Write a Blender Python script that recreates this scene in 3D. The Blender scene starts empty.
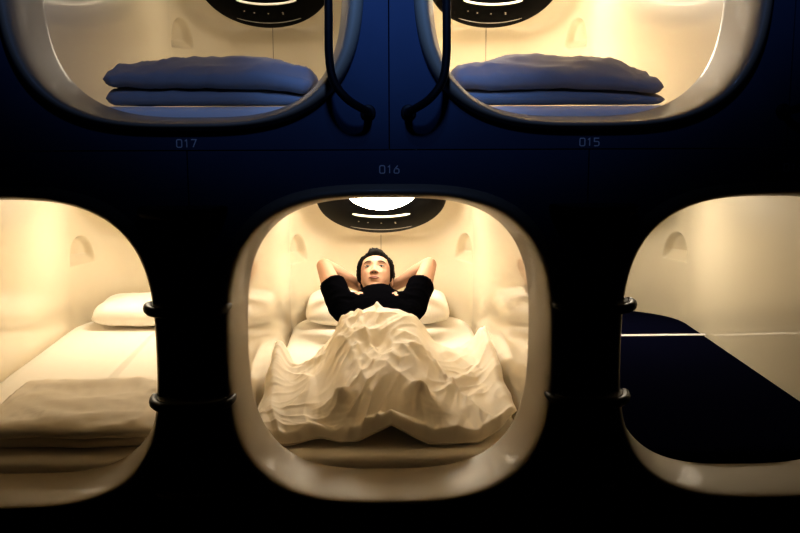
import bpy, bmesh, math, random
from mathutils import Vector, Matrix, noise
R = math.radians
sc = bpy.context.scene
COL = sc.collection
PITCH = 0.9785            # height of one row of capsules
BED = -0.404              # top of a mattress, measured from the row's origin
CZ = -0.04                # centre of an opening

# ------------------------------------------------------------------ materials
def mat(name, col, rough=0.5, metal=0.0, coat=0.0, bump=None, spec=0.5, emit=None, sheen=0.0, mottled=0.0, grain=30):
    m = bpy.data.materials.new(name); m.use_nodes = True
    nt = m.node_tree; b = nt.nodes['Principled BSDF']
    b.inputs['Base Color'].default_value = (*col, 1)
    b.inputs['Roughness'].default_value = rough
    b.inputs['Metallic'].default_value = metal
    b.inputs['Coat Weight'].default_value = coat
    b.inputs['Coat Roughness'].default_value = 0.03; b.inputs['Coat IOR'].default_value = 1.6
    b.inputs['Specular IOR Level'].default_value = spec
    b.inputs['Sheen Weight'].default_value = sheen
    tc = nt.nodes.new('ShaderNodeTexCoord')
    if mottled:
        n = nt.nodes.new('ShaderNodeTexNoise'); n.inputs['Scale'].default_value = grain
        n.inputs['Detail'].default_value = 4
        nt.links.new(tc.outputs['Object'], n.inputs['Vector'])
        mx = nt.nodes.new('ShaderNodeMix'); mx.data_type = 'RGBA'
        mx.inputs[6].default_value = (*[c * (1 - mottled) for c in col], 1)
        mx.inputs[7].default_value = (*[min(1, c * (1 + mottled)) for c in col], 1)
        nt.links.new(n.outputs['Fac'], mx.inputs[0]); nt.links.new(mx.outputs[2], b.inputs['Base Color'])
    if bump:
        n = nt.nodes.new('ShaderNodeTexNoise'); n.inputs['Scale'].default_value = bump[0]
        n.inputs['Detail'].default_value = 3
        nt.links.new(tc.outputs['Object'], n.inputs['Vector'])
        bp = nt.nodes.new('ShaderNodeBump'); bp.inputs['Strength'].default_value = bump[1]
        bp.inputs['Distance'].default_value = bump[2]
        nt.links.new(n.outputs['Fac'], bp.inputs['Height']); nt.links.new(bp.outputs['Normal'], b.inputs['Normal'])
    if emit:
        b.inputs['Emission Color'].default_value = (*emit[0], 1)
        b.inputs['Emission Strength'].default_value = emit[1]
    return m

M = {}
M['frp'] = mat('cream_moulded_plastic', (.75, .675, .52), .38, coat=1, bump=(4, .03, .006), mottled=.02, grain=6)
M['rim'] = mat('shaded_cream_rim', (.31, .25, .17), .5, coat=.18, mottled=.02, grain=6)  # same cream as the shell, its dimmer light put into a darker, browner colour
M['facade'] = mat('dark_lacquered_panel', (.030, .050, .095), .42, spec=.3, mottled=.15, grain=9)
M['black'] = mat('black_gloss_plastic', (.001, .001, .0012), .35, spec=.02, mottled=.1, grain=40)
M['rail'] = mat('black_powder_coat', (.004, .004, .005), .55, spec=.25, mottled=.2, grain=80)
M['pad'] = mat('step_rubber', (.03, .028, .026), .6, mottled=.25, grain=120, bump=(300, .3, .001))
M['sheet'] = mat('white_cotton_sheet', (.80, .76, .69), .8, sheen=.15, bump=(260, .12, .001), mottled=.02)
M['duvet'] = mat('cream_cotton_duvet', (.80, .74, .64), .8, sheen=.15, bump=(220, .15, .001), mottled=.02)
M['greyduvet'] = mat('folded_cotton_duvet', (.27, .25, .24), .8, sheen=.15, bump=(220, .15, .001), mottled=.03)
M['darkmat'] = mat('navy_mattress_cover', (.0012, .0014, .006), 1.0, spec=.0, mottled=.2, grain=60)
M['stripe'] = mat('white_band', (.75, .75, .8), .6, mottled=.04)
M['skin'] = mat('skin', (.34, .19, .125), .6, spec=.25, mottled=.06, grain=25)
M['lip'] = mat('lips', (.30, .10, .075), .55, mottled=.08)
M['hair'] = mat('black_hair', (.002, .0017, .0016), .6, spec=.04, bump=(140, .5, .003), mottled=.2)
M['brow'] = mat('eyebrow_hair', (.03, .018, .014), .6, mottled=.2)
M['shirt'] = mat('black_cotton', (.0009, .0009, .0014), 1.0, spec=.0, mottled=.25, grain=60)
M['eye'] = mat('eye_white', (.50, .46, .43), .25, mottled=.03)
M['iris'] = mat('iris', (.015, .009, .007), .2, mottled=.1)
M['numeral'] = mat('grey_numeral_print', (.75, .75, .78), .5, mottled=.05)
M['trimlight'] = mat('satin_white_ring', (.85, .83, .78), .25, mottled=.02)
M['icon'] = mat('grey_icon_print', (.35, .33, .30), .5, mottled=.05)
M['seam'] = mat('dark_joint', (.16, .12, .08), .7, mottled=.1)
M['floor'] = mat('dark_corridor_floor', (.012, .012, .014), .5, mottled=.2, grain=20)

def cloth_wrinkles(m, scale, dist):
    nt = m.node_tree; b = nt.nodes['Principled BSDF']; old = b.inputs['Normal'].links[0].from_node
    tc = nt.nodes.new('ShaderNodeTexCoord'); n = nt.nodes.new('ShaderNodeTexNoise'); n.noise_type = 'RIDGED_MULTIFRACTAL'
    n.inputs['Scale'].default_value = scale; n.inputs['Detail'].default_value = 2.5; n.inputs['Distortion'].default_value = .9
    mp = nt.nodes.new('ShaderNodeMapping'); mp.inputs['Rotation'].default_value = (0, 0, .6); mp.inputs['Scale'].default_value = (1, .55, 1)
    nt.links.new(tc.outputs['Object'], mp.inputs[0]); nt.links.new(mp.outputs[0], n.inputs['Vector'])
    bp = nt.nodes.new('ShaderNodeBump'); bp.inputs['Strength'].default_value = .6; bp.inputs['Distance'].default_value = dist
    nt.links.new(n.outputs['Fac'], bp.inputs['Height']); nt.links.new(old.outputs['Normal'], bp.inputs['Normal']); nt.links.new(bp.outputs['Normal'], b.inputs['Normal'])
cloth_wrinkles(M['duvet'], 7, .006); cloth_wrinkles(M['greyduvet'], 6, .005); cloth_wrinkles(M['sheet'], 4, .0015)

def lampmat(name, strength, col=(1, .84, .62)):
    return mat(name, (.85, .82, .75), .4, emit=(col, strength), mottled=.02)

# ------------------------------------------------------------------ helpers
def link(name, me, m=None, parent=None, smooth=True):
    o = bpy.data.objects.new(name, me); COL.objects.link(o)
    if m is not None and len(me.materials) == 0: me.materials.append(m)
    if smooth:
        for p in me.polygons: p.use_smooth = True
    if parent: o.parent = parent
    return o
def mesh(name, vs, fs):
    me = bpy.data.meshes.new(name); me.from_pydata([tuple(v) for v in vs], [], fs); me.update(); return me
def obj(name, vs, fs, m, parent=None, smooth=True):
    return link(name, mesh(name, vs, fs), m, parent, smooth)
def empty(name, loc=(0, 0, 0)):
    o = bpy.data.objects.new(name, None); COL.objects.link(o); o.location = loc; o.empty_display_size = .1; return o
def tag(o, label, cat, group=None):
    o['label'] = label; o['category'] = cat
    if group: o['group'] = group
    return o
def struct(o): o['kind'] = 'structure'; return o

def bridge(rings, closed=True, cap0=False, cap1=False):
    vs, fs = [], []; n = len(rings[0])
    for r in rings: vs += r
    for i in range(len(rings) - 1):
        for j in range(n if closed else n - 1):
            k = (j + 1) % n
            fs.append((i*n + j, i*n + k, (i+1)*n + k, (i+1)*n + j))
    if cap0: fs.append(tuple(range(n))[::-1])
    if cap1: fs.append(tuple((len(rings)-1)*n + j for j in range(n)))
    return vs, fs
def merge(parts):
    vs, fs = [], []
    for v, f in parts:
        o = len(vs); vs += list(v); fs += [tuple(i + o for i in q) for q in f]
    return vs, fs
def tube(pts, rad, seg=12, flat=1.0):
    pts = [Vector(p) for p in pts]; n = len(pts)
    rad = rad if isinstance(rad, (list, tuple)) else [rad]*n
    rings = []; prev = None
    for i, p in enumerate(pts):
        t = (pts[min(i+1, n-1)] - pts[max(i-1, 0)]).normalized()
        if prev is None:
            a = Vector((0, 0, 1)) if abs(t.z) < .9 else Vector((1, 0, 0))
            u = t.cross(a).normalized()
        else:
            u = (prev - t*prev.dot(t)).normalized()
        prev = u; w = t.cross(u)
        rings.append([p + (u*math.cos(2*math.pi*k/seg) + w*math.sin(2*math.pi*k/seg)*flat)*rad[i] for k in range(seg)])
    return bridge(rings, True, True, True)
def limb(a, b, ra, rb, seg=16, caps=5):
    """tapered round-ended limb"""
    a = Vector(a); b = Vector(b); t = (b - a).normalized()
    pts, rad = [], []
    for i in range(caps + 1):
        q = math.pi/2*(1 - i/caps); pts.append(a - t*ra*math.sin(q)); rad.append(max(ra*math.cos(q), 1e-4))
    for i in range(1, 6):
        pts.append(a.lerp(b, i/6)); rad.append(ra + (rb-ra)*i/6)
    for i in range(caps + 1):
        q = math.pi/2*i/caps; pts.append(b + t*rb*math.sin(q)); rad.append(max(rb*math.cos(q), 1e-4))
    return tube(pts, rad, seg)
def ellipsoid(c, r, nu=24, nv=14, mt=None):
    rings = []
    for i in range(nv + 1):
        a = math.pi*(i + .02)/(nv + .04) ; a = min(max(a, .02), math.pi - .02)
        rings.append([Vector((c[0] + r[0]*math.sin(a)*math.cos(2*math.pi*j/nu), c[1] + r[1]*math.sin(a)*math.sin(2*math.pi*j/nu), c[2] + r[2]*math.cos(a))) for j in range(nu)])
    v, f = bridge(rings, True, True, True)
    if mt: v = [mt @ x for x in v]
    return v, f
def box(x0, x1, y0, y1, z0, z1):
    v = [Vector((x, y, z)) for x in (x0, x1) for y in (y0, y1) for z in (z0, z1)]
    return v, [(0, 1, 3, 2), (4, 6, 7, 5), (0, 4, 5, 1), (2, 3, 7, 6), (0, 2, 6, 4), (1, 5, 7, 3)]
def fused(name, parts, voxel, smooth_it, m, parent, sm_fac=.5):
    """union overlapping closed shapes into one continuous skin"""
    vs, fs = merge(parts); me = mesh(name, vs, fs)
    bm = bmesh.new(); bm.from_mesh(me); bmesh.ops.recalc_face_normals(bm, faces=bm.faces); bm.to_mesh(me); bm.free()
    o = link(name, me, None)
    r = o.modifiers.new('r', 'REMESH'); r.mode = 'VOXEL'; r.voxel_size = voxel; r.use_smooth_shade = True
    if smooth_it:
        s = o.modifiers.new('s', 'SMOOTH'); s.factor = sm_fac; s.iterations = smooth_it
    bpy.context.view_layer.update()
    dg = bpy.context.evaluated_depsgraph_get()
    me2 = bpy.data.meshes.new_from_object(o.evaluated_get(dg))
    bpy.data.objects.remove(o); bpy.data.meshes.remove(me)
    me2.materials.clear()
    return link(name, me2, m, parent)
def nz(x, y, z=0.0): return noise.noise(Vector((x, y, z)))
def ss(a, b, x):
    t = min(max((x - a)/(b - a), 0), 1); return t*t*(3 - 2*t)

# ------------------------------------------------------------------ capsule shell and rim
def polar(phi, w, hu, hd, n):
    c, s = math.cos(phi), math.sin(phi); h = hu if s > 0 else hd
    r = 1/((abs(c)/w)**n + (abs(s)/h)**n)**(1/n)
    return c*r, s*r
PH = []
a = -90.0
while a < 270:
    PH.append(R(a))
    m_ = min(abs(a - 22), abs(a - 158))
    a += .45 if m_ < 17 else 2.5
ZC0 = -.2
def zt(y):
    lin = .42 - (y - 1.60)*.76
    k = .05
    return -k*math.log(math.exp(-.42/k) + math.exp(-lin/k)) + 0.0
def shell_ring(y, w, plan=None):
    out = []
    for p in PH:
        x, dz = polar(p, w, zt(y) - ZC0, ZC0 + .56, 6)
        z = ZC0 + dz; yy = y
        if plan is not None and abs(x) > .01:
            s_ = (plan - R(67))*.3; t = z + .142
            m1 = min(1, max(0, t/.042))
            q = math.sqrt((s_/.086)**2 + (max(t, 0)/.135)**2)
            m2 = math.sqrt(max(0, min(1, (1-q)/.75)))*.6 + .4*ss(0, .15, 1-q)
            d = .075*m1*m2*(1 - .35*max(0, t)/.135)
            if d > 0:
                x += math.copysign(d*math.sin(plan), x); yy += d*math.cos(plan)
        out.append(Vector((x, yy, z)))
    return out
def make_shell():
    rings = []
    for i in range(19):
        y = .26 + 1.64*i/18
        rings.append(shell_ring(y, .435 - .015*i/18))
    q = 90.0
    while q > 0:
        q -= .9 if q > 42 else 4
        q = max(q, 0)
        rings.append(shell_ring(1.9 + .3*math.cos(R(q)), .12 + .3*math.sin(R(q)), R(q)))
    # back wall closed by shrinking rings
    last = rings[-1]; c = Vector((0, 2.2, -.25))
    for f in (.9, .6, .3, .02):
        rings.append([c + (v - c)*f for v in last])
    return bridge(rings, True, False, True)
SHELL = mesh('shell', *make_shell())
bm_ = bmesh.new(); bm_.from_mesh(SHELL); bmesh.ops.recalc_face_normals(bm_, faces=bm_.faces); bm_.to_mesh(SHELL); bm_.free()
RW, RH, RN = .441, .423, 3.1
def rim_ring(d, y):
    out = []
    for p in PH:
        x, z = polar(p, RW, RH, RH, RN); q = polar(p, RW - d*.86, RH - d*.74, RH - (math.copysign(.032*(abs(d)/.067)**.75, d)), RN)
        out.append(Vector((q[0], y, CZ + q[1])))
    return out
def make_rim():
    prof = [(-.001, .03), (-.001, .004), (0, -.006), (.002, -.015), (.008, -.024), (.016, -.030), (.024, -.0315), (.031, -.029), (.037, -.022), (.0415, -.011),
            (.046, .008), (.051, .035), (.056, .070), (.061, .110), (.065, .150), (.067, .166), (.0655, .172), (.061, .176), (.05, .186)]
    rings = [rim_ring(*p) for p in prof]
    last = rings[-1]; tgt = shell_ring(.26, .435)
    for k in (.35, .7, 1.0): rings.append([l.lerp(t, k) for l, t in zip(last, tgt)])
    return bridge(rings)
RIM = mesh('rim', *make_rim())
SEAM = mesh('back_seam', *box(-.0012, .0012, 2.1975, 2.2035, -.38, -.03))

caps = {}
def capsule(num, X, row, desc):
    t = empty('sleeping_capsule', (X, 0, row*PITCH))
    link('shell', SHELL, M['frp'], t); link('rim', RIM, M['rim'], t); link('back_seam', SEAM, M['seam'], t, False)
    tag(t, desc, 'sleeping capsule', 'moulded sleeping capsules in two staggered rows')
    caps[num] = t
capsule('016', 0, 0, 'lower cream capsule under number 016, with the person lying inside')
capsule('018', -1, 0, 'lower left cream capsule, pillow at its far end and folded duvet near its mouth')
capsule('014', 1, 0, 'lower right cream capsule holding only a bare dark mattress')
capsule('017', -.5, 1, 'upper left dim capsule above number 017, tinted blue at its rim')
capsule('015', .5, 1, 'upper right bright capsule above number 015 with folded duvet')

# ------------------------------------------------------------------ lamp panels on the sloping head ceiling
TL = R(37.3)
def lamp_panel(X, row, strength, desc):
    t = empty('ceiling_lamp', (X, 1.888, .182 + row*(PITCH - .032)))
    # local x right, local y up the slope towards the foot end, local z into the capsule
    ux = Vector((1, 0, 0)); uy = Vector((0, -math.cos(TL), math.sin(TL))); uz = ux.cross(uy)
    if uz.y > 0: uz = -uz
    mt = Matrix((( ux.x, uy.x, uz.x), (ux.y, uy.y, uz.y), (ux.z, uy.z, uz.z)))
    t.rotation_euler = mt.to_euler() if mt.determinant() > 0 else (0, 0, 0)
    sx = 1
    if mt.determinant() < 0:
        mt = Matrix(((-ux.x, uy.x, uz.x), (ux.y, uy.y, uz.y), (ux.z, uy.z, uz.z))); t.rotation_euler = mt.to_euler()
    RO, RI, OY = .292, .172, .110
    N = 96; prof = []
    def circ(r, oy, h): return [Vector((r*math.cos(2*math.pi*k/N), oy + r*math.sin(2*math.pi*k/N), h)) for k in range(N)]
    rings = [circ(RO, 0, -.05), circ(RO, 0, .018), circ(RO - .003, 0, .025), circ(RO - .010, .001, .030), circ(RI + .008, OY, .030), circ(RI + .002, OY, .027), circ(RI, OY, .02), circ(RI - .004, OY, -.012)]
    v, f = bridge(rings, True, True, False); obj('housing', v, f, M['black'], t)
    lm = lampmat('lamp_diffuser', strength)
    v, f = bridge([circ(RI - .001, OY, .0)] + [circ((RI - .002)*math.cos(R(q)), OY, .012 + .078*math.sin(R(q))) for q in (0, 12, 25, 38, 50, 62, 74, 84, 89)], True, True, True)
    obj('diffuser', v, f, lm, t)
    def arc(r, oy, a0, a1, h, rad, seg=8, fl=1):
        return tube([Vector((r*math.cos(R(a0 + (a1-a0)*k/30)), oy + r*math.sin(R(a0 + (a1-a0)*k/30)), h)) for k in range(31)], [rad*min(1, .4 + min(k, 30-k)*.3) for k in range(31)], seg)
    v, f = arc(.36, .232, 248.5, 291.5, .033, .0055); obj('light_guide', v, f, M['trimlight'], t)
    v, f = arc(.34, .09, 245, 295, .031, .0018); obj('panel_joint', v, f, M['icon'], t)
    # touch controls printed between the two arcs
    for k, ang in enumerate((252, 259.5, 270, 281, 281)):
        rr = .34 + (.008 if k == 4 else 0); px, py = rr*math.cos(R(ang)), .15 + rr*math.sin(R(ang))
        v, f = bridge([[Vector((px + r*math.cos(math.pi*2*j/12), py + r*math.sin(math.pi*2*j/12), h)) for j in range(12)] for r, h in ((.0035, .029), (.0035, .0312), (.001, .0314))], True, True, True)
        obj('touch_button', v, f, M['icon'], t)
    tag(t, desc, 'lamp', 'round black lamp panels at the head of the capsules')
    return t
LAMPS = {'016': 45, '018': 26, '014': 25, '017': 10, '015': 40}
lamp_panel(0, 0, LAMPS['016'], 'round black lamp panel glowing above the lying person')
lamp_panel(-1, 0, LAMPS['018'], 'round black lamp panel at the head of the lower left capsule, above the pillow')
lamp_panel(1, 0, LAMPS['014'], 'round black lamp panel at the head of the lower right capsule, over the bare mattress')
lamp_panel(-.5, 1, LAMPS['017'], 'dim round black lamp panel in the upper left capsule')
lamp_panel(.5, 1, LAMPS['015'], 'bright round black lamp panel in the upper right capsule')

# ------------------------------------------------------------------ facade
def facade():
    parts = []
    def cell(cx, cz, x0, x1, z0, z1):
        g = .0016
        x0 += g; x1 -= g; z0 += g; z1 -= g
        A = [2*math.pi*k/160 for k in range(160)]
        for c in ((x0, z0), (x1, z0), (x1, z1), (x0, z1)):
            A.append(math.atan2(c[1]-cz, c[0]-cx) % (2*math.pi))
        A.sort()
        inner, outer, back = [], [], []
        for q in A:
            ix, iz = polar(q, RW - .0005, RH - .0005, RH - .0005, RN); inner.append(Vector((cx+ix, 0, cz+iz)))
            c, s = math.cos(q), math.sin(q)
            k = min(((x1-cx)/c if c > 1e-9 else (x0-cx)/c if c < -1e-9 else 1e9), ((z1-cz)/s if s > 1e-9 else (z0-cz)/s if s < -1e-9 else 1e9))
            outer.append(Vector((cx+c*k, 0, cz+s*k))); back.append(Vector((cx+c*k, .03, cz+s*k)))
        inb = [v + Vector((0, .03, 0)) for v in inner]
        parts.append(bridge([inb, inner, outer, back]))
    for X in (-2, -1, 0, 1, 2): cell(X, CZ, X-.5, X+.5, -.62, .468)
    for X in (-1.5, -.5, .5, 1.5): cell(X, CZ+PITCH, X-.5, X+.5, .468, .468+1.09)
    parts.append(box(-2.5, 2.5, .0, .05, -1.0, -.6235))
    return merge(parts)
v, f = facade(); w_ = obj('wall_front', v, f, M['facade'], None, False); struct(w_)
v, f = box(-2.5, 2.5, -3.4, .05, -1.05, -1.0); struct(obj('floor', v, f, M['floor'], None, False))

# ------------------------------------------------------------------ room numbers
def digit(ch):
    # strokes in a 0..1 x 0..1.55 box
    W, H, r = 1, 1.5, .28
    def arc(cx, cy, a0, a1, n=6): return [(cx + r*math.cos(R(a0+(a1-a0)*k/n)), cy + r*math.sin(R(a0+(a1-a0)*k/n))) for k in range(n+1)]
    if ch == '0': p = arc(W-r, H-r, 0, 90) + arc(r, H-r, 90, 180) + arc(r, r, 180, 270) + arc(W-r, r, 270, 360); return [p + [p[0]]]
    if ch == '1': return [[(.2, H-.3), (.55, H), (.55, 0)]]
    if ch == '7': return [[(0, H), (W, H), (.35, 0)]]
    if ch == '5': return [[(W, H), (.05, H), (.05, .85)] + [(.7, .85)] + arc(W-r, .85-r, 90, 0)[1:] + arc(W-r, r, 0, -90) + [(0, 0)]]
    if ch == '6': p = arc(W-r, .85-r, 0, 90) + arc(r, .85-r, 90, 180); return [[(.75, H), (.12, .8)] + arc(r, r, 180, 270) + arc(W-r, r, 270, 360) + arc(W-r, .88-r, 0, 90) + [(.15, .88)]]
    if ch == '4': return [[(.62, H), (0, .45), (W, .45)], [(.75, .95), (.75, 0)]]
def number(txt, X, Z, desc):
    parts = []; s = .0125; adv = .0178; x = -adv*(len(txt)-1)/2 - s/2
    for ch in txt:
        for sti, st in enumerate(digit(ch)):
            P2 = []
            for q in st:
                q = Vector((x + q[0]*s, 0, q[1]*s))
                if not P2 or (q-P2[-1]).length > 1e-5: P2.append(q)
            h = .0013; closed = (P2[0]-P2[-1]).length < 1e-4
            if closed: P2.pop()
            n = len(P2); L_, R_ = [], []
            for i in range(n):
                pa = P2[i-1] if (i or closed) else P2[0]; pb = P2[(i+1) % n] if (i < n-1 or closed) else P2[-1]
                d1 = (P2[i]-pa); d2 = (pb-P2[i]); d1 = d1.normalized() if d1.length > 0 else d2.normalized(); d2 = d2.normalized() if d2.length > 0 else d1
                t_ = (d1+d2).normalized() if (d1+d2).length > .2 else d1
                nn = Vector((-t_.z, 0, t_.x)); k = min(1/max(nn.dot(Vector((-d1.z, 0, d1.x))), .4), 1.8)
                L_.append(P2[i]+nn*h*k); R_.append(P2[i]-nn*h*k)
            up = Vector((0, -.0008 - .0002*sti, 0)); vs = []
            for l_, r_ in zip(L_, R_): vs += [l_, r_, r_+up, l_+up]
            fs = []
            for i in range(n if closed else n-1):
                j = (i+1) % n
                for c in range(4): fs.append((i*4+c, i*4+(c+1) % 4, j*4+(c+1) % 4, j*4+c))
            if not closed: fs += [(0, 3, 2, 1), ((n-1)*4, (n-1)*4+1, (n-1)*4+2, (n-1)*4+3)]
            parts.append((vs, fs))
        x += adv
    v, f = merge(parts); o = obj('room_number', v, f, M['numeral'], None, False); o.location = (X, -.0001, Z)
    tag(o, desc, 'number', 'capsule numbers printed on the dark wall')
number('017', -.5, .476, 'small grey number 017 below the upper left capsule')
number('015', .5, .476, 'small grey number 015 below the upper right capsule')
number('016', 0, .410, 'small grey number 016 above the middle lower capsule')
number('014', 1.02, .410, 'small grey number above the lower right capsule, cut by the photo edge')

# ------------------------------------------------------------------ climbing steps
def make_step():
    t = empty('climbing_step')
    def plan(W, D, y0, n=40, e=2.6):
        pts = []
        for k in range(n + 1):
            a = math.pi + math.pi*k/n; c, s = math.cos(a), math.sin(a)
            rr = 1/((abs(c)/W)**e + (abs(s)/D)**e)**(1/e); pts.append((c*rr, y0 + s*rr))
        return pts
    def ring(W, D, z): return [Vector((x, y, z)) for x, y in plan(W, D, 0)]
    rings = [ring(.092, .090, -.013), ring(.103, .102, -.010), ring(.109, .108, -.003), ring(.110, .109, .004), ring(.1085, .107, .010), ring(.104, .102, .013), ring(.097, .094, .0135), ring(.093, .090, .011)]
    v, f = bridge(rings, True, True, True); obj('tread', v, f, M['black'], t)
    v, f = bridge([ring(.092, .089, .0095), ring(.092, .089, .0125), ring(.089, .086, .0132)], True, True, True); obj('tread_pad', v, f, M['pad'], t)
    def br(w, d, z): return [Vector((x, y, z)) for x, y in ((-w, 0), (-w, -d), (w, -d), (w, 0))]
    v, f = bridge([br(.050, .05, -.012), br(.048, .047, -.028), br(.04, .02, -.042)], True, True, True); obj('bracket', v, f, M['rail'], t, False)
    return t
def copy_tree(o, parent=None):
    c = o.copy(); COL.objects.link(c); c.parent = parent
    for ch in list(o.children): copy_tree(ch, c)
    return c
step0 = make_step(); first = True
ST = {(-.5, 0): 'black oval step left of number 016, topmost of the left ladder', (-.5, 1): 'black oval step beside the left pillow, second from top of the left ladder',
      (-.5, 2): 'black oval step beside the folded duvet, third of the left ladder', (-.5, 3): 'lowest black oval step of the left ladder',
      (.5, 0): 'black oval step under number 015, topmost of the right ladder', (.5, 1): 'black oval step beside the far end of the dark mattress, second of the right ladder',
      (.5, 2): 'black oval step beside the near part of the dark mattress, third of the right ladder', (.5, 3): 'lowest black oval step of the right ladder'}
for (X, k), d in ST.items():
    o = step0 if first else copy_tree(step0); first = False
    o.location = (X + ((.012, .018, .010, .0)[k] if X > 0 else (-.014, -.010, -.006, 0)[k]), 0, .318 - .242*k)
    tag(o, d, 'step', 'oval steps between the lower capsules')

# ------------------------------------------------------------------ grab rails
def rail(xa, xv, desc):
    sgn = 1 if xv > xa else -1
    pts = []
    P = [Vector((xa, .004, .560)), Vector((xa, -.035, .562)), Vector((xa + sgn*.012, -.062, .568)), Vector((xa + (xv-xa)*.55, -.085, .592)), Vector((xa + (xv-xa)*.88, -.09, .632)), Vector((xv, -.09, .69)), Vector((xv, -.09, .80)),
         Vector((xv, -.09, 1.0)), Vector((xv, -.09, 1.15)), Vector((xv - sgn*.02, -.085, 1.21)), Vector((xa + sgn*.02, -.06, 1.26)), Vector((xa, -.03, 1.27)), Vector((xa, .004, 1.27))]
    for i in range(len(P)-1):
        p0, p1, p2, p3 = P[max(i-1, 0)], P[i], P[i+1], P[min(i+2, len(P)-1)]
        for k in range(6):
            u = k/6
            pts.append(.5*((2*p1) + (p2-p0)*u + (2*p0-5*p1+4*p2-p3)*u*u + (3*p1-p0-3*p2+p3)*u**3))
    pts.append(P[-1])
    t = empty('grab_rail', (0, 0, 0))
    v, f = tube(pts, .0100, 14); obj('bar', v, f, M['rail'], t)
    for zz in (.560, 1.27):
        v, f = bridge([[Vector((xa + r*math.cos(math.pi*2*j/24), y, zz + r*math.sin(math.pi*2*j/24))) for j in range(24)] for r, y in ((.019, 0), (.019, -.005), (.016, -.007))], True, True, True)
        obj('mounting_flange', v, f, M['rail'], t)
    tag(t, desc, 'grab rail', 'bent black grab rails beside the upper capsules')
rail(-.052, -.142, 'bent black grab rail at the right of the upper left capsule')
rail(.048, .134, 'bent black grab rail at the left of the upper right capsule')
rail(.985, 1.075, 'black grab rail in the dark at the right photo edge')

# ------------------------------------------------------------------ mattresses
def mattress(X, row, m, name, desc, dark=False):
    n = 56
    pts = []
    HW = .408; y0, y1, r0, r1 = .185, 2.17, .10, .32
    def arc(cx, cy, r, a0, a1, k=12): return [(cx + r*math.cos(R(a0+(a1-a0)*i/k)), cy + r*math.sin(R(a0+(a1-a0)*i/k))) for i in range(k+1)]
    pl = arc(HW-r0, y0+r0, r0, -90, 0)
    pl += [(HW, y) for y in (.5, .8, 1.1, 1.4, 1.7)]
    pl += arc(HW-r1, y1-r1, r1, 0, 90)
    pl += [(x, y1) for x in (.1, 0, -.1)] + arc(-HW+r1, y1-r1, r1, 90, 180) + [(-HW, y) for y in (1.7, 1.4, 1.1, .8, .5)] + arc(-HW+r0, y0+r0, r0, 180, 270) + [(x, y0) for x in (-.2, -.1, 0, .1, .2)]
    c = Vector((0, 1.1))
    def ring(d, z):
        out = []
        for x, y in pl:
            k = 1 - d/HW; ky = 1 - d/1.02
            out.append(Vector((x*k, 1.15 + (y-1.15)*ky, z)))
        return out
    top = BED
    rings = [ring(.01, top-.15), ring(0, top-.13), ring(0, top-.03), ring(.004, top-.015), ring(.014, top-.005), ring(.03, top-.0008), ring(.06, top)]
    k = .085
    while k < .40: rings.append(ring(k, top + .0015*nz(k*30, row))); k += .03
    v, f = bridge(rings, True, True, True)
    if not dark:
        v = [Vector((p.x, p.y, p.z + (.0035*nz(p.x*5+X, p.y*7, 1) if p.z > top-.02 else 0))) for p in v]
    o = obj(name, v, f, m, None); o.location = (X, 0, row*PITCH)
    return o
tag(mattress(0, 0, M['sheet'], 'mattress', ''), 'white sheeted mattress under the lying person', 'mattress', 'mattresses in the capsules')
tag(mattress(-1, 0, M['sheet'], 'mattress', ''), 'white sheeted mattress in the lower left capsule', 'mattress', 'mattresses in the capsules')
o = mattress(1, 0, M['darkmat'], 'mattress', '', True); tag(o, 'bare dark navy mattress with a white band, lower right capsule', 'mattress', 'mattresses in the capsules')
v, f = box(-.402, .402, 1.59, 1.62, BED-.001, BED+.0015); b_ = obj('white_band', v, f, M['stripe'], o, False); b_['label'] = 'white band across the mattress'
tag(mattress(-.5, 1, M['sheet'], 'mattress', ''), 'mattress under the blue-tinted folded duvet, upper left capsule', 'mattress', 'mattresses in the capsules')
tag(mattress(.5, 1, M['sheet'], 'mattress', ''), 'mattress under the folded duvet in the upper right capsule', 'mattress', 'mattresses in the capsules')

# ------------------------------------------------------------------ pillows
def pillow(X, row, loc, rot, W, D, T, seed, desc, dent=0):
    vs, fs = [], []; nu, nv = 72, 44
    def surf(u, v, s):
        # u,v in -1..1
        e = (1 - abs(u)**5)*(1 - abs(v)**4); e = max(e, 0)**.42
        px = u*W/2*(1 - .06*(1-abs(v)**2)*0 - .05*abs(v)**3); py = v*D/2*(1 - .07*(abs(u)**3))
        t_ = T/2*e
        w = .010*nz(px*9+seed, py*9, s) + .005*(1-abs(nz(px*16+seed, py*9+seed, s*2+4))*2)*ss(.3, 1, abs(u))
        if s > 0: t_ -= dent*math.exp(-(u/.45)**2)*e
        return Vector((px, py, s*t_*(1.15 if s > 0 else .85) + w*e))
    for s in (1, -1):
        for i in range(nu+1):
            for j in range(nv+1):
                vs.append(surf(-1+2*i/nu, -1+2*j/nv, s))
    off = (nu+1)*(nv+1)
    for s in (0, 1):
        for i in range(nu):
            for j in range(nv):
                q = [s*off + i*(nv+1)+j, s*off + (i+1)*(nv+1)+j, s*off + (i+1)*(nv+1)+j+1, s*off + i*(nv+1)+j+1]
                fs.append(tuple(q if s == 0 else q[::-1]))
    me = mesh('pillow', vs, fs)
    bm = bmesh.new(); bm.from_mesh(me); bmesh.ops.remove_doubles(bm, verts=bm.verts, dist=.0004); bm.to_mesh(me); bm.free()
    o = link('pillow', me, M['sheet']); o.location = Vector((X, 0, row*PITCH)) + Vector(loc); o.rotation_euler = rot
    tag(o, desc, 'pillow', 'white pillows in the lower capsules')
    return o
pillow(0, 0, (-.02, 1.955, BED+.062), (R(6), 0, 0), .66, .38, .112, 3, 'white pillow behind the head and shoulders of the person', .045)
pillow(-1, 0, (.01, 1.96, BED+.056), (R(2), 0, R(1)), .64, .37, .108, 9, 'plump white pillow at the far end of the lower left capsule', .0)

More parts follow.
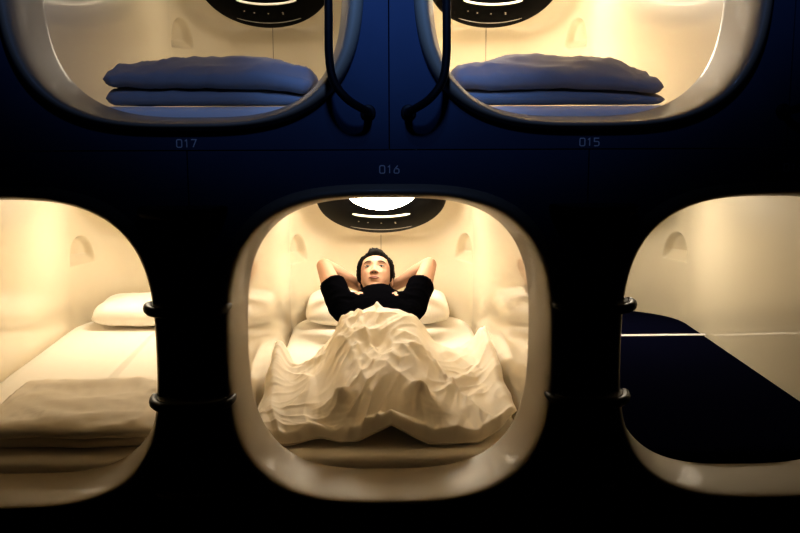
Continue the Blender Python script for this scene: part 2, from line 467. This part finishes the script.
# ------------------------------------------------------------------ the person
person = empty('person', (-.022, 1.12, BED))
tag(person, 'person in a black T-shirt lying back with both hands behind the head', 'person')
def W(x, y, z): return Vector((x, y, z))            # coordinates relative to the capsule, shifted to the person's empty below
PO = Vector((-.022, 1.12, BED))
def loc(parts): return [([q - PO for q in v], f) for v, f in parts]
def trunk(secs, seg=36):
    # secs: (centre, half width, half thickness, tilt of the section's normal in the y-z plane)
    rings = []
    for c, a_, b_, tilt in secs:
        up = Vector((0, -math.sin(tilt), math.cos(tilt)))
        rings.append([Vector(c) + Vector((1, 0, 0))*a_*math.copysign(abs(math.cos(q))**.8, math.cos(q)) + up*b_*math.copysign(abs(math.sin(q))**.9, math.sin(q)) for q in [2*math.pi*k/seg for k in range(seg)]])
    return bridge(rings, True, True, True)
cx = -.022
# head frame
HC = Vector((cx-.006, 1.812, -.182))
hup = Vector((0, .72, .69)).normalized(); hf = Vector((0, -.69, .72)).normalized(); hr = Vector((1, 0, 0))
HM = Matrix(((hr.x, -hf.x, hup.x, HC.x), (hr.y, -hf.y, hup.y, HC.y), (hr.z, -hf.z, hup.z, HC.z), (0, 0, 0, 1)))   # local: x right, -y face, z crown
HM = HM @ Matrix.Rotation(R(2), 4, 'Y') @ Matrix.Rotation(R(-4), 4, 'Z')
HT = [(-.113, .016, -.060, .014), (-.107, .030, -.056, .026), (-.095, .040, -.048, .037), (-.078, .050, -.038, .050), (-.055, .058, -.026, .064), (-.03, .064, -.014, .077), (0, .069, -.002, .089),
      (.03, .073, .004, .096), (.06, .071, .006, .091), (.085, .060, .008, .075), (.104, .038, .01, .046), (.113, .012, .01, .015)]
HT = [(a, b*(.95 if a > -.06 else .93), c, d) for a, b, c, d in HT]
def head_r(z):
    for a, b in zip(HT, HT[1:]):
        if a[0] <= z <= b[0]:
            t = (z-a[0])/(b[0]-a[0]); return [a[i]+(b[i]-a[i])*t for i in range(1, 4)]
    return list(HT[0][1:]) if z < HT[0][0] else list(HT[-1][1:])
def face_y(x, z):
    w, cy, d = head_r(z); k = min(abs(x)/w, .999); return cy - d*(1-k**2.3)**(1/2.3)
def head_parts():
    rings = []
    zs = [-.113 + .226*i/60 for i in range(61)]
    for z in zs:
        w, cy, d = head_r(z); ring = []
        for k in range(64):
            a = 2*math.pi*k/64; c, s = math.cos(a), math.sin(a)
            rr = 1/((abs(c)/w)**2.3 + (abs(s)/d)**2.3)**(1/2.3)
            x, y = c*rr, cy + s*rr
            if s < 0:
                for ex in (-.030, .030): y += .010*math.exp(-((x-ex)/.015)**2 - ((z-.008)/.011)**2)      # eye sockets
                y -= .004*math.exp(-((abs(x)-.026)/.02)**2 - ((z-.030)/.008)**2)                         # brow
                y -= .005*math.exp(-((abs(x)-.036)/.016)**2 - ((z+.025)/.018)**2)                        # cheekbones
                y -= .006*math.exp(-(x/.022)**2 - ((z+.064)/.012)**2)                                    # mouth
                y -= .006*math.exp(-(x/.018)**2 - ((z+.100)/.012)**2)                                    # chin
                y += .004*math.exp(-(x/.02)**2 - ((z+.082)/.006)**2)
            ring.append(Vector((x, y, z)))
        rings.append(ring)
    P = [bridge(rings, True, True, True)]
    # nose: bridge, tip, wings
    rings = []
    for z, w, out in ((.022, .006, .002), (.010, .007, .004), (-.005, .009, .009), (-.018, .012, .014), (-.028, .0155, .0185), (-.034, .017, .017), (-.039, .014, .008)):
        fy = face_y(0, z)
        rings.append([Vector((w*math.cos(2*math.pi*k/16), fy + .008 - (out+.008)*max(0, math.sin(2*math.pi*k/16)) + .004*max(0, -math.sin(2*math.pi*k/16)), z)) for k in range(16)])
    P.append(bridge(rings, True, True, True))
    for s in (-1, 1):
        P.append(ellipsoid((s*.0125, face_y(0, -.033)-.006, -.033), (.007, .009, .006), 14, 8))
        P.append(ellipsoid((s*.071, .008, -.012), (.008, .017, .028), 16, 10))      # ear
        # eyelids
        P.append(ellipsoid((s*.030, face_y(.03, .009)+.012, .009), (.0145, .010, .0085), 18, 10))
    return [([HM @ q for q in v], f) for v, f in P]
ESH = []
parts = head_parts()
# neck
nb = Vector((cx, 1.655, -.245)); nt_ = HM @ Vector((0, .015, -.06))
parts.append(limb(nb, nt_, .060, .054, 20))
# trunk
parts.append(trunk([((cx, 1.02, -.300), .10, .06, 0), ((cx, 1.06, -.300), .155, .085, 0), ((cx, 1.15, -.315), .165, .075, 0), ((cx, 1.30, -.322), .140, .069, 0), ((cx, 1.42, -.318), .140, .071, .08),
                    ((cx, 1.52, -.298), .148, .076, .18), ((cx, 1.60, -.279), .140, .070, .28), ((cx, 1.65, -.256), .110, .062, .35), ((cx, 1.69, -.245), .06, .05, .4)]))
arms = {}
for s in (-1, 1):
    sh = Vector((cx + s*.150, 1.600, -.262)); el = Vector((cx + s*.236, 1.800, -.122)); wr = Vector((cx + s*.075, 1.905, -.236))
    if s > 0: el = Vector((cx + s*.232, 1.800, -.120))
    arms[s] = (sh, el, wr)
    parts.append(limb(Vector((cx + s*.08, 1.60, -.265)), sh, .065, .056, 18))
    mid = sh.lerp(el, .5) + Vector((s*.006, -.004, .004))
    parts.append(limb(sh, mid, .055, .045, 18)); parts.append(limb(mid, el, .045, .034, 18))
    fm = el.lerp(wr, .35) + Vector((s*.002, .006, 0))
    parts.append(limb(el, fm, .034, .036, 18)); parts.append(limb(fm, wr, .036, .024, 18))
    # hand: palm under the back of the head, fingers reaching across, thumb from its side
    hd = Vector((-s*.95, .10, -.12)).normalized(); across = Vector((0, .62, .78)); pn = hd.cross(across).normalized()
    pc = wr + hd*.045
    zoff = Vector((0, .012 if s > 0 else -.004, 0))
    for k in range(4):
        kn0 = wr + across*(.024 - .016*k)*.8 + hd*.02 + zoff; kn = wr + across*(.030 - .020*k) + hd*.085 + zoff
        parts.append(limb(kn0, kn, .014, .0115, 12, 4))
        Lf = (.036, .042, .040, .032)[k]
        j1 = kn + hd*Lf + Vector((0, -.004, 0)); j2 = j1 + hd*Lf*.7 + Vector((0, -.012, .002))
        parts.append(limb(kn, j1, .0095, .0085, 10, 4)); parts.append(limb(j1, j2, .0085, .0070, 10, 4))
    tb = wr + across*.022 + hd*.022 + zoff; t1 = tb + (hd*.55 + across*.8).normalized()*.038; t2 = t1 + (hd*.8 + across*.5).normalized()*.028
    parts.append(limb(tb, t1, .0125, .0105, 12, 4)); parts.append(limb(t1, t2, .0100, .0080, 12, 4))
    # legs under the duvet
    hip = Vector((cx + s*.085, 1.08, -.305)); kn_ = Vector((cx + s*.11, .74, -.318)); an = Vector((cx + s*.09, .44, -.354)); toe = Vector((cx + s*.125, .405, -.322))
    parts.append(limb(hip, kn_, .078, .052, 18)); parts.append(limb(kn_, an, .050, .034, 18)); parts.append(limb(an, toe, .030, .020, 14))
body = fused('body', loc(parts), .0042, 4, M['skin'], person)
# shirt
sp = [trunk([((cx, 1.10, -.312), .165, .077, 0), ((cx, 1.2, -.316), .162, .077, 0), ((cx, 1.30, -.319), .145, .075, 0), ((cx, 1.42, -.315), .150, .077, .08),
             ((cx, 1.52, -.297), .158, .083, .18), ((cx, 1.60, -.278), .150, .076, .28), ((cx, 1.655, -.256), .118, .070, .35), ((cx, 1.685, -.243), .078, .063, .42), ((cx, 1.704, -.234), .073, .060, .45)])]
for s in (-1, 1):
    sh, el, wr = arms[s]
    d = (el-sh).normalized(); e = sh + d*.135
    sp.append(limb(Vector((cx + s*.08, 1.60, -.272)), sh, .070, .062, 20))
    # sleeve: a slightly flared tube cut straight at the hem
    pts = [sh - d*.05, sh, sh + d*.04, sh + d*.09, e]; v, f = tube(pts, [.05, .061, .060, .057, .058], 24); sp.append((v, f))
    sp.append(limb(Vector((cx + s*.11, 1.50, -.295)), Vector((cx + s*.165, 1.625, -.255)), .054, .050, 18))
shirt = fused('t_shirt', loc(sp), .0055, 3, M['shirt'], person)
# fabric folds
for v in shirt.data.vertices:
    p = v.co; n_ = v.normal; k = .0035*(1-min(1, abs(nz(p.x*9+p.y*5, p.y*22, p.z*12))*3)) + .003*nz(p.x*14, p.y*14, p.z*14)
    v.co = p + n_*k
# hair: a volume that rises out of the scalp where hair grows
def hair_mesh():
    rings = []
    nth, nph = 90, 120
    C = Vector((0, .004, .012))
    for i in range(nth+1):
        th = math.pi*(i + .3)/(nth + .6); ring = []
        for j in range(nph):
            ph = 2*math.pi*j/nph
            d = Vector((math.sin(th)*math.sin(ph), -math.sin(th)*math.cos(ph), math.cos(th)))   # ph=0: face
            # head radius along d
            lo, hi = .02, .16
            for _ in range(14):
                m_ = (lo+hi)/2; q = C + d*m_
                if abs(q.z) < .113:
                    w, cy, dd = head_r(q.z); ins = (abs(q.x)/w)**2.3 + (abs(q.y-cy)/dd)**2.3 < 1
                else: ins = False
                if ins: lo = m_
                else: hi = m_
            q = C + d*lo
            # hairline: height of the line as a function of angle from the face
            az = abs((ph + math.pi) % (2*math.pi) - math.pi)
            side = 1 if d.x > 0 else -1
            line = .070 - .010*math.cos(ph*2)*0
            if az < R(38): line = .064 + .006*math.cos(az*4)
            elif az < R(66): line = .064 - (az-R(38))/R(28)*.060
            elif az < R(86): line = .004 - (az-R(66))/R(20)*.044
            elif az < R(110): line = -.040
            else: line = -.05
            g = ss(line-.003, line+.007, q.z + .004*nz(ph*8, 1, 2))
            thick = .010 + .003*ss(.03, .11, q.z) - .004*ss(.0, .07, q.x) + .009*ss(.04, .07, abs(q.x))*ss(-.05, .02, q.z)
            # swept-up tuft over the left of the forehead
            thick += .019*ss(-.036, -.018, q.x)*(1 - ss(.002, .055, q.x))*ss(.05, .10, q.z)*ss(.08, -.03, q.y)
            thick += .004*nz(ph*5, th*3, 3) + .0035*nz(ph*22, th*5, 6)
            ring.append(q + d*(thick*g - .012*(1-g)))
        rings.append(ring)
    v, f = bridge(rings, True, True, True)
    return [HM @ q - PO for q in v], f
v, f = hair_mesh(); h_ = obj('hair', v, f, M['hair'], person)
# face details
def put(name, parts, m):
    v, f = merge(parts); return obj(name, [HM @ q - PO for q in v], f, m, person)
def surf_pt(x, z, out): return Vector((x, face_y(x, z) - out, z))
for s in (-1, 1):
    ec = (s*.030, face_y(.03, .008)+.0085, .007)
    e = put('eye', [ellipsoid(ec, (.0125, .0095, .0034), 20, 10)], M['eye'])
    v, f = ellipsoid((s*.030, ec[1]-.0035, .0075), (.0066, .0076, .0040), 14, 8); obj('iris', [HM @ q - PO for q in v], f, M['iris'], e)
    put('eyelash', [tube([Vector((s*.030 + .0145*t, ec[1]-.0075 + .004*t*t, .0115 - .0042*t*t)) for t in [k/6-1 for k in range(13)]], [.0012 + .0017*(1-abs(k/6-1)) for k in range(13)], 8)], M['brow'])
    put('eyebrow', [tube([surf_pt(s*(.014 + .034*t), .0265 + .006*math.sin(math.pi*t*.75) - .002*t, .0040) for t in [k/10 for k in range(11)]], [.0026*(1-.5*abs(k/5-1)) for k in range(11)], 8, 1.3)], M['brow'])
    put('nostril', [ellipsoid((s*.0068, face_y(0, -.037)-.0100, -.0385), (.0036, .0045, .0024), 12, 8)], M['brow'])
put('lips', [tube([surf_pt(.023*t, -.0585 - .0015*math.cos(t*6)*0 - .003*t*t, .0048*(1-t*t)+.002) for t in [k/8-1 for k in range(17)]], [.0012 + .0026*(1-abs(k/8-1)**2) for k in range(17)], 10),
             tube([surf_pt(.019*t, -.0655 + .003*t*t, .0056*(1-t*t)+.0022) for t in [k/8-1 for k in range(17)]], [.0010 + .0034*(1-abs(k/8-1)**2) for k in range(17)], 10)], M['lip'])
put('mouth_line', [tube([surf_pt(.024*t, -.0620 + .001*t*t, .0090*(1-t*t)+.0022) for t in [k/8-1 for k in range(17)]], .0010, 8)], M['brow'])

# ------------------------------------------------------------------ the duvet over the person
from mathutils.bvhtree import BVHTree
def body_heights():
    trees = []
    for o in (body, shirt):
        trees.append(BVHTree.FromPolygons([v.co + PO for v in o.data.vertices], [tuple(p.vertices) for p in o.data.polygons]))
    nx, ny, g = 84, 150, .01
    H = [[BED]*(ny+1) for _ in range(nx+1)]
    for i in range(nx+1):
        for j in range(ny+1):
            for t in trees:
                h = t.ray_cast(Vector((-.42+i*g, .2+j*g, .3)), Vector((0, 0, -1)))
                if h[0] is not None: H[i][j] = max(H[i][j], h[0].z)
    D = [[max(H[a][b] for a in range(max(i-2, 0), min(i+3, nx+1)) for b in range(max(j-2, 0), min(j+3, ny+1))) for j in range(ny+1)] for i in range(nx+1)]
    for _ in range(10):     # cloth bridges the hollows: blur, but never below the body
        B = [[sum(D[a][b] for a in (max(i-2, 0), i, min(i+2, nx)) for b in (max(j-2, 0), j, min(j+2, ny)))/9 for j in range(ny+1)] for i in range(nx+1)]
        D = [[max(B[i][j], H[i][j] + .006) for j in range(ny+1)] for i in range(nx+1)]
    return D
BH = body_heights()
def body_h(x, y):
    fx = min(max((x+.42)/.01, 0), 83.999); fy = min(max((y-.2)/.01, 0), 149.999); i, j = int(fx), int(fy); u, v = fx-i, fy-j
    return (BH[i][j]*(1-u) + BH[i+1][j]*u)*(1-v) + (BH[i][j+1]*(1-u) + BH[i+1][j+1]*u)*v - BED
def creases(x, y, seed, amp=1.0, sc_=1.0):
    x *= sc_; y *= sc_
    x *= 1.35; y *= .62
    wx = x + .10*nz(x*3+seed, y*3, 5) ; wy = y + .10*nz(x*3, y*3+seed, 9)
    h = 0
    a1 = (wx*.8 + wy*.6); b1 = (-wx*.6 + wy*.8)
    n1 = nz(a1*2.2+seed, b1*6.5, 1); h += .016*(1 - min(1, abs(n1)*4.0))
    a2 = (wx*.7 - wy*.72); b2 = (wx*.72 + wy*.7)
    n2 = nz(a2*2.6+seed*2, b2*8, 2); h += .011*(1 - min(1, abs(n2)*4.2))
    n3 = nz(a1*6+seed, b1*20, 3); h += .0075*(1 - min(1, abs(n3)*3.5))*(.4 + 1.2*max(0, nz(x*4, y*4, 21)+.3))
    h += .018*nz(x*4+seed, y*4, 7) + .0015*nz(x*22, y*22+seed, 8) - .012
    return h*amp
def duvet_mesh(nu, nv, yb, ytop, xl, xr, mound, T, seed, amp):
    vs, fs = [], []
    top, bot = [], []
    for i in range(nu+1):
        for j in range(nv+1):
            v_ = j/nv; vv = .5 - .5*math.cos(math.pi*v_)*(.35) - .5*(1-2*v_)*.65
            u_ = i/nu; uu = .5 - .5*math.cos(math.pi*u_)*.35 - .5*(1-2*u_)*.65
            xm = -.41 + .82*uu
            y = yb(xm) + (ytop(xm) - yb(xm))*vv
            x = xl(y) + (xr(y) - xl(y))*uu
            x += .006*nz(y*9, 3, seed)*(1 if 0 < uu < 1 else 1)
            ex = min(uu, 1-uu)*.82; ey = min(vv, 1-vv)*1.0
            def rnd(e, r): k = min(e/r, 1); return math.sqrt(max(0, 1-(1-k)**2))
            th = T*rnd(ex, .035)*rnd(ey, .035)
            base = mound(x, y)
            c = creases(x, y, seed, amp)
            zb = BED + base + .003
            zt_ = zb + th*(1.0) + c*min(1, th/T)*1.0
            mid = zb + T*.30
            top.append(Vector((x, y, max(mid*(1-min(1, th/T)) + zt_*min(1, th/T), BED+.004))))
            bot.append(Vector((x, y, max(mid*(1-min(1, th/T)) + zb*min(1, th/T), BED+.0025))))
    n = nv+1; N = len(top); vs = top + bot
    for i in range(nu):
        for j in range(nv):
            q = (i*n+j, (i+1)*n+j, (i+1)*n+j+1, i*n+j+1)
            fs.append(q); fs.append(tuple(N+k for k in q[::-1]))
    me = mesh('duvet', vs, fs)
    bm = bmesh.new(); bm.from_mesh(me); bmesh.ops.remove_doubles(bm, verts=bm.verts, dist=.0002)
    bmesh.ops.recalc_face_normals(bm, faces=bm.faces); bm.to_mesh(me); bm.free()
    return me
def lerp_tab(tab, x):
    if x <= tab[0][0]: return tab[0][1]
    for (a, p), (b, q) in zip(tab, tab[1:]):
        if x <= b: t = (x-a)/(b-a); t = t*t*(3-2*t); return p + (q-p)*t
    return tab[-1][1]
YT = [(-.41, 1.06), (-.37, 1.08), (-.31, .98), (-.22, 1.08), (-.13, 1.19), (-.02, 1.26), (.09, 1.21), (.18, 1.13), (.25, 1.17), (.33, 1.27), (.41, 1.30)]
YB = [(-.41, .24), (-.25, .27), (-.1, .27), (0, .27), (.12, .25), (.25, .26), (.33, .30), (.41, .42)]
def mound(x, y):
    h = body_h(x, y)*ss(.27, .36, y)
    # puffed-up cloth over the body, hollow between the legs
    dome = lerp_tab([(.27, .05), (.42, .09), (.55, .11), (.8, .135), (1.0, .15), (1.15, .13), (1.3, .08)], y)
    dome *= math.exp(-(abs(x+.01)/.20)**2.2)
    dome -= .030*math.exp(-((x+.01 - .08*(y-.9))/.04)**2)*ss(.6, .8, y)*ss(1.3, 1.1, y)
    dd = dome*ss(.22, .50, y); kk = .018
    h = kk*math.log(math.exp(h/kk) + math.exp(dd/kk)) - kk*math.log(2)*math.exp(-max(h, dd)/.02)
    front = ss(.50, .28, y)
    tent = .055*max(0, 1-abs(x-.008)/.115)**1.1 + .018*math.exp(-((x+.20)/.05)**2) + .035*ss(.24, .40, x)
    h = max(h, tent*front)
    e = .07*ss(.33, .41, x)*ss(.6, 1.15, y) + .07*ss(-.33, -.40, x)*ss(.5, 1.0, y) + .03*ss(.3, .41, abs(x))
    return h + e
dv = duvet_mesh(230, 250, lambda x: lerp_tab(YB, x) + .008*nz(x*14, 2), lambda x: lerp_tab(YT, x) + .008*nz(x*14, 1), lambda y: -.402, lambda y: .402, mound, .044, 4.3, 1.0)
o = link('duvet', dv, M['duvet']); tag(o, 'crumpled cream duvet spread over the lying person', 'duvet')

# ------------------------------------------------------------------ folded duvets
def folded(X, row, x0, x1, y0, y1, H, seed, m, desc, layers=2, rolled=.5, skew=0.0):
    """a duvet folded over: a long strip bent back on itself, seen from its folded front"""
    th = [H*.40, H*.60] if layers == 2 else [H/layers]*layers
    zb = [0, th[0]]; path = []; half = []
    for k in range(layers):
        z = zb[k] + th[k]/2
        L0, L1 = y0 + th[-1]*.5 + (.018 if k == 0 else 0), y1 - th[-1]*.5
        ys = [L0 + (L1-L0)*i/22 for i in range(23)]
        if k % 2 == 1: ys = ys[::-1]
        path += [(y, z) for y in ys]; half += [th[k]*.485]*23
        if k < layers-1:      # the bend is at the back, both open layers face the mouth
            z2 = zb[k+1] + th[k+1]/2; r = (z2-z)/2
            for i in range(1, 8):
                a = -math.pi/2 + math.pi*i/8
                path.append((L1 + math.cos(a)*r, (z+z2)/2 + math.sin(a)*r)); half.append((th[k]*(1-i/8) + th[k+1]*i/8)*.485)
    t_l = max(th)
    nx = 110; n = len(path)
    P = [Vector((y, z)) for y, z in path]
    nor = []
    for i in range(n):
        d = (P[min(i+1, n-1)] - P[max(i-1, 0)]).normalized(); nor.append(Vector((-d.y, d.x)))
    vs = []; rows = []
    for ix in range(nx+1):
        u = ix/nx; uu = .5 - .5*math.cos(math.pi*u)*.45 - .5*(1-2*u)*.55
        ex = min(uu, 1-uu)*(x1-x0); rx = min(ex/(t_l*.36), 1); rx = math.sqrt(max(0, 1-(1-rx)**2))
        ring = []
        for side in (1, -1):
            idx = range(n) if side == 1 else range(n-1, -1, -1)
            for i in idx:
                ee = min(i, n-1-i)/ (n-1); re = min(ee/.05, 1); re = math.sqrt(max(0, 1-(1-re)**2))
                hw = half[i]*rx*re
                p = P[i] + nor[i]*side*hw
                y, z = p.x, p.y
                x = x0 + (x1-x0)*uu; yq = (y-y0)/(y1-y0); y += .045*(1-rx)*(1 - 2*min(1, max(0, yq)))
                kk = path[i][1]/H
                x += .010*nz(kk*6+seed, 3.3, 1)*(2*uu-1)*2 + skew*(y-y0)
                # plump crown, lower at the ends
                yy = (y-y0)/(y1-y0)
                crown = 1 - (.42*ss(.45, -.05, yy) + .05*ss(.8, 1.1, yy))*rolled
                z = z*crown*(1 - .30*ss(.72, 1.0, uu)*rolled - .26*ss(.35, 0, uu)*ss(.1, .6, yy)*rolled)
                c = creases(x*.8, y*2.4+z*7, seed, .42)*(.3 + .7*rx)
                z2 = z + c*min(1, z/H*1.6 + .05) ; y2 = y - .010*nz(x*7+seed, z*30, 2) + .35*creases(x, z*3, seed+3, .3)
                ring.append(Vector((x, y2, BED + .003 + max(z2, 0))))
        rows.append(ring)
    v, f = bridge(rows, True, True, True)
    me = mesh('folded_duvet', v, f)
    bm = bmesh.new(); bm.from_mesh(me); bmesh.ops.remove_doubles(bm, verts=bm.verts, dist=.0002)
    bmesh.ops.recalc_face_normals(bm, faces=bm.faces); bm.to_mesh(me); bm.free()
    o = link('folded_duvet', me, m); o.location = (X, 0, row*PITCH)
    tag(o, desc, 'duvet', 'folded duvets on the made beds'); return o
folded(-1, 0, -.20, .345, .22, .74, .085, 7.7, M['duvet'], 'flat folded cream duvet at the near end of the lower left bed', 2, .25)
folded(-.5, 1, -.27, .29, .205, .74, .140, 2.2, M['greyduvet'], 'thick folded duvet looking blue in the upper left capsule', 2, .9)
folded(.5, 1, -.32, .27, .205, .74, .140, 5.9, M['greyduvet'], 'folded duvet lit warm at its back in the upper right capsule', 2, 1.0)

# ------------------------------------------------------------------ corridor light
def area(name, loc_, aim, sx, sy, power, col, spread=None):
    l = bpy.data.lights.new(name, 'AREA'); l.shape = 'RECTANGLE'; l.size = sx; l.size_y = sy; l.energy = power; l.color = col
    if spread: l.spread = spread
    o = bpy.data.objects.new(name, l); COL.objects.link(o); o.location = loc_
    o.rotation_euler = (Vector(aim) - Vector(loc_)).to_track_quat('-Z', 'Y').to_euler(); return o
sl = bpy.data.lights.new('corridor_blue_spot', 'SPOT'); sl.energy = 52; sl.color = (.22, .38, .95); sl.spot_size = R(100); sl.spot_blend = .3; sl.shadow_soft_size = .09
so = bpy.data.objects.new('corridor_blue_spot', sl); COL.objects.link(so); so.location = (0, -1.7, 2.0)
so.rotation_euler = (Vector((0, 0, 2.10)) - so.location).to_track_quat('-Z', 'Y').to_euler()

s2 = bpy.data.lights.new('corridor_blue_downlight', 'SPOT'); s2.energy = 170; s2.color = (.12, .33, 1); s2.spot_size = R(23); s2.spot_blend = 1; s2.shadow_soft_size = .06
o2 = bpy.data.objects.new('corridor_blue_downlight', s2); COL.objects.link(o2); o2.location = (.02, -1.5, 2.3)
o2.rotation_euler = (Vector((.02, 0, 1.06)) - o2.location).to_track_quat('-Z', 'Y').to_euler()

w = bpy.data.worlds.new('w'); sc.world = w; w.use_nodes = True
w.node_tree.nodes['Background'].inputs[0].default_value = (.10, .14, .35, 1); w.node_tree.nodes['Background'].inputs[1].default_value = .002

# ------------------------------------------------------------------ camera
cam = bpy.data.cameras.new('camera'); co = bpy.data.objects.new('camera', cam); COL.objects.link(co); sc.camera = co
cam.sensor_width = 36; cam.lens = 949.4/800*36; cam.clip_start = .05
co.location = (-.0456, -2.3743, .5693)
th, ya = .165, .0301
F = Vector((math.sin(ya)*math.cos(th), math.cos(ya)*math.cos(th), -math.sin(th)))
co.rotation_euler = F.to_track_quat('-Z', 'Y').to_euler()
co.rotation_euler.rotate_axis('Z', R(-.15))
sc.view_settings.view_transform = 'Standard'; sc.view_settings.look = 'None'; sc.view_settings.gamma = 1
sc.view_settings.exposure = 0
sc.view_settings.use_curve_mapping = False
try:
    sc.cycles.use_denoising = True
    sc.cycles.max_bounces = 12; sc.cycles.diffuse_bounces = 8; sc.cycles.glossy_bounces = 6
except Exception: pass
